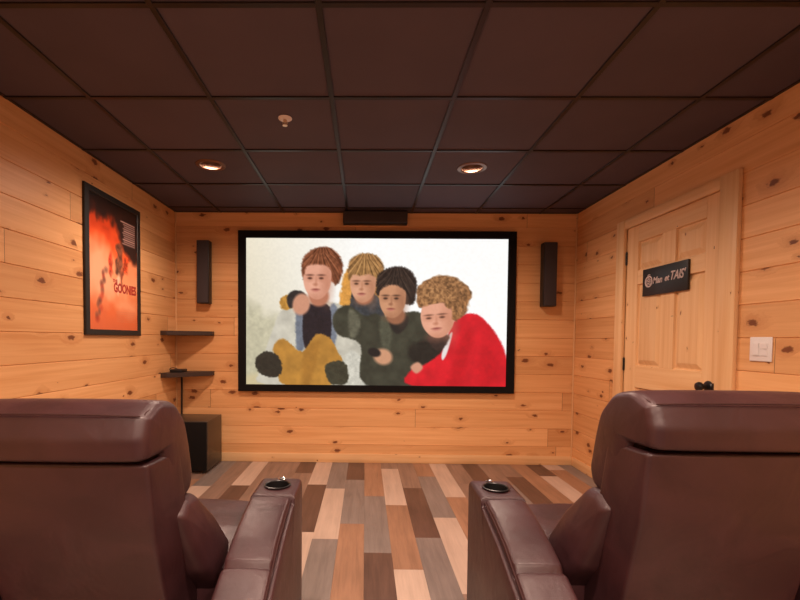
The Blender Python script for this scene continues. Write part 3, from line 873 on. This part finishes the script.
# ------------------------------------------------------------------ recliners
Y0 = 1.45
def yz(pts): return [(y - Y0, z) for y, z in pts]
HW = .55
def make_recliner():
    r = thing('recliner', 'brown leather recliner on the poster side of the room, seen from behind', 'recliner', (-.806, Y0, 0), 'leather home cinema recliners')
    rear = 1.11 - Y0
    def wshell(v):
        f = 1 + .30 * max(0, (v.y - (rear + (0.885 - v.z) * .235)))
        return Vector((v.x * f, v.y, v.z))
    obj('back_panel', pillow(yz([(1.117, .868), (1.150, .67), (1.218, .45), (1.300, .14), (1.47, .14), (1.36, .60), (1.29, .868)]), -.243, .243, .014, [.012, .3, .3, .02, .02, .1, .02], warp=wshell), LEATHER, r)
    # near-black filler between headrest and back panel, the gap's shade put into colour
    obj('recess', pillow(yz([(1.150, .84), (1.150, .93), (1.28, .93), (1.28, .84)]), -.230, .230, .01, .01), GAP, r)
    def whead(v):
        k = max(0, min(1, (.90 - v.z) / .2))
        return Vector((v.x * (1 - .025 * k), v.y, v.z))
    hr = obj('headrest', pillow(yz([(1.094, .879), (1.088, .935), (1.106, .992), (1.185, 1.026), (1.28, 1.012), (1.35, .950), (1.385, .86), (1.42, .745), (1.405, .695), (1.262, .676), (1.222, .76), (1.205, .84), (1.195, .879)]), -.250, .250, .034,
                                [.016, .06, .012, .09, .08, .10, .10, .05, .05, .015, .06, .04, .02], puff=.006, mid=14, warp=whead, ctr=(1.25 - Y0, .90), bulge=.2), LEATHER, r)
    bm = bmesh.new()
    tube(bm, [(x, 1.1065 - Y0 - .004 * (1 - abs(x / .250) ** 2.5), .9945 + .005 * (1 - abs(x / .250) ** 2.5)) for x in np.linspace(-.229, .229, 25)], .0022, 6)
    for sgn in (-1, 1):
        tube(bm, [(sgn * .2385, 1.1035 - Y0, .89), (sgn * .2365, 1.0975 - Y0, .935), (sgn * .233, 1.1095 - Y0, .985), (sgn * .2325, 1.13 - Y0, 1.0005), (sgn * .2335, 1.19 - Y0, 1.0175), (sgn * .2345, 1.27 - Y0, 1.006)], .0022, 6)
    obj('stitching', bm, STITCH, hr)
    def wlum(v):
        k = max(0, min(1, (.715 - v.z) / .30))
        return Vector((v.x * (1 + .27 * k ** 1.3), v.y, v.z))
    obj('lumbar_cushion', pillow(yz([(1.262, .672), (1.315, .705), (1.39, .70), (1.50, .59), (1.565, .47), (1.56, .36), (1.44, .34), (1.335, .46)]), -.268, .268, .035,
                                 [.015, .03, .05, .12, .06, .03, .03, .1], warp=wlum, puff=.004), LEATHER, r)
    st = obj('seat', pillow(yz([(1.42, .28), (1.42, .44), (1.62, .485), (1.86, .490), (1.955, .452), (1.965, .34), (1.95, .28)]), -.381, .381, .03,
                       [.02, .03, .2, .06, .05, .03, .02], puff=.012), LEATHER, r)
    obj('footrest', pillow(yz([(1.88, .05), (1.945, .05), (1.955, .27), (1.88, .27)]), -.378, .378, .015, .015), LEATHER, r)
    obj('base_frame', bxm(-.37, .37, 1.18 - Y0, 1.87 - Y0, .012, .30, .005, 1), GAP, r)
    for sgn in (-1, 1):
        xo, xi = HW, HW - .165
        lo, hi = (xi, xo) if sgn > 0 else (-xo, -xi)
        arm = obj('arm', pillow(yz([(1.08, .005), (1.795, .005), (1.795, .625), (1.598, .620), (1.588, .590), (1.40, .545), (1.27, .495), (1.12, .44), (1.06, .40)]), lo, hi, .018,
                                [.01, .01, .030, .008, .01, .3, .3, .3, .03], n=4, mid=6), LEATHER, r)
        cxp = sgn * (HW - .0835)
        cyp = 1.690 - Y0
        cut = obj('cutter', lathe(bmesh.new(), [(.0465, .53), (.0465, .70)], cxp, cyp, 0, n=40), GAP)
        cut.parent = None
        arm_loc = r.location.copy(); cut.location = arm_loc
        bpy.context.view_layer.update()
        boolean_cut(arm, [cut])
        for p in arm.data.polygons: p.use_smooth = True
        arm.data.set_sharp_from_angle(angle=math.radians(40))
        # padded top: inset from the outer side, in two lengths divided by a seam
        pi_, po_ = xi + .002, xo - .016
        lo, hi = (pi_, po_) if sgn > 0 else (-po_, -pi_)
        obj('arm_pad', pillow(yz([(1.592, .56), (1.590, .615), (1.48, .597), (1.36, .563), (1.285, .533), (1.268, .505), (1.275, .47)]), lo, hi, .012,
                              [.01, .012, .2, .2, .02, .012, .01], puff=.004, n=4), LEATHER, arm)
        obj('arm_pad', pillow(yz([(1.272, .46), (1.272, .512), (1.255, .520), (1.18, .486), (1.08, .440), (1.065, .40)]), lo, hi, .012,
                              [.01, .01, .02, .1, .02, .01], puff=.003, n=4), LEATHER, arm)
        bm = bmesh.new()
        sx_ = po_ + .0015
        pth = [(1.588, .603), (1.48, .583), (1.36, .552), (1.285, .520), (1.20, .485), (1.10, .44)]
        tube(bm, [(sgn * sx_, y - Y0, z) for y, z in pth], .0025, 6)
        obj('stitching', bm, STITCH, arm)
        bm = bmesh.new()
        lathe(bm, [(.0455, .615), (.0470, .6235), (.0515, .6255), (.052, .628), (.047, .6295), (.044, .627), (.0425, .60), (.0415, .545), (.0004, .543), (.0004, .540), (.0445, .540), (.0455, .615)], cxp, cyp, 0, n=40, caps=False)
        cupo = obj('cup_holder', bm, IRON, arm)
        bm = bmesh.new()
        lathe(bm, [(.016, .621), (.016, .6295), (.012, .6320), (.009, .6305), (.002, .6305)], cxp + sgn * .006, cyp + .066, 0, n=24)
        tag(obj('power_button', bm, STEEL, arm), 'round chrome power button')
    return r
rec = make_recliner()
rec2 = copy_tree(rec)
rec2.location = (.430 + HW, Y0, 0)
for ch in rec2.children:   # its back stands a little more upright
    if ch.name.split('.')[0] in ('back_panel', 'recess', 'headrest', 'lumbar_cushion'):
        a_, py_, pz_ = -.035, 1.35 - Y0, .40
        ch.rotation_euler = (a_, 0, 0)
        ch.location = (0, py_ - (py_ * math.cos(a_) - pz_ * math.sin(a_)), pz_ - (py_ * math.sin(a_) + pz_ * math.cos(a_)) + .034)
rec2['label'] = 'brown leather recliner on the door side of the room, seen from behind'

# ------------------------------------------------------------------ lights
WARM = (1.0, .72, .57)
POW = [90, 90, 105, 105, 210, 210]  # last four belong to the added downlights out of view
for (x, y), pw in zip(LAMPS, POW):
    li = bpy.data.lights.new('downlight', 'SPOT'); li.energy = pw; li.color = WARM
    li.spot_size = math.radians(165); li.spot_blend = .9; li.shadow_soft_size = .07
    ob = bpy.data.objects.new('downlight', li); link(ob); ob.location = (x, y, HC - .012)

for x in (-1.2, 1.35):   # unseen fill lights added behind the camera for brightness, no fixtures
    li = bpy.data.lights.new('rear_fill', 'POINT'); li.energy = 12; li.color = WARM; li.shadow_soft_size = .14
    ob = bpy.data.objects.new('rear_fill', li); link(ob); ob.location = (x, YR + .22, 1.75)

w = bpy.data.worlds.new('world'); bpy.context.scene.world = w; w.use_nodes = True
w.node_tree.nodes['Background'].inputs[0].default_value = (.02, .015, .012, 1)
w.node_tree.nodes['Background'].inputs[1].default_value = .3

# ------------------------------------------------------------------ camera
cam = bpy.data.cameras.new('camera'); co = bpy.data.objects.new('camera', cam); link(co)
f, cx, cy = 436.2541, 359.4334, 353.3261
cam.sensor_fit = 'HORIZONTAL'; cam.sensor_width = 36; cam.lens = 36 * f / 800
cam.shift_x = (400 - cx) / 800; cam.shift_y = (cy - 300) / 800
cam.clip_start = .02
M = np.array([[0.9998749, -0.01319273, -0.00872544], [0.01346718, 0.99939133, 0.0321809], [0.00829558, -0.03229438, 0.99944397]])
R = Matrix(((M[0, 0], M[0, 2], -M[0, 1]), (M[1, 0], M[1, 2], -M[1, 1]), (M[2, 0], M[2, 2], -M[2, 1]))).to_4x4()
co.matrix_world = Matrix.Translation((0, 0, 1.199)) @ R
sc_ = bpy.context.scene
sc_.camera = co
sc_.view_settings.view_transform = 'Standard'; sc_.view_settings.look = 'None'
sc_.view_settings.exposure = 0.0; sc_.view_settings.gamma = 1.0; sc_.view_settings.use_curve_mapping = False
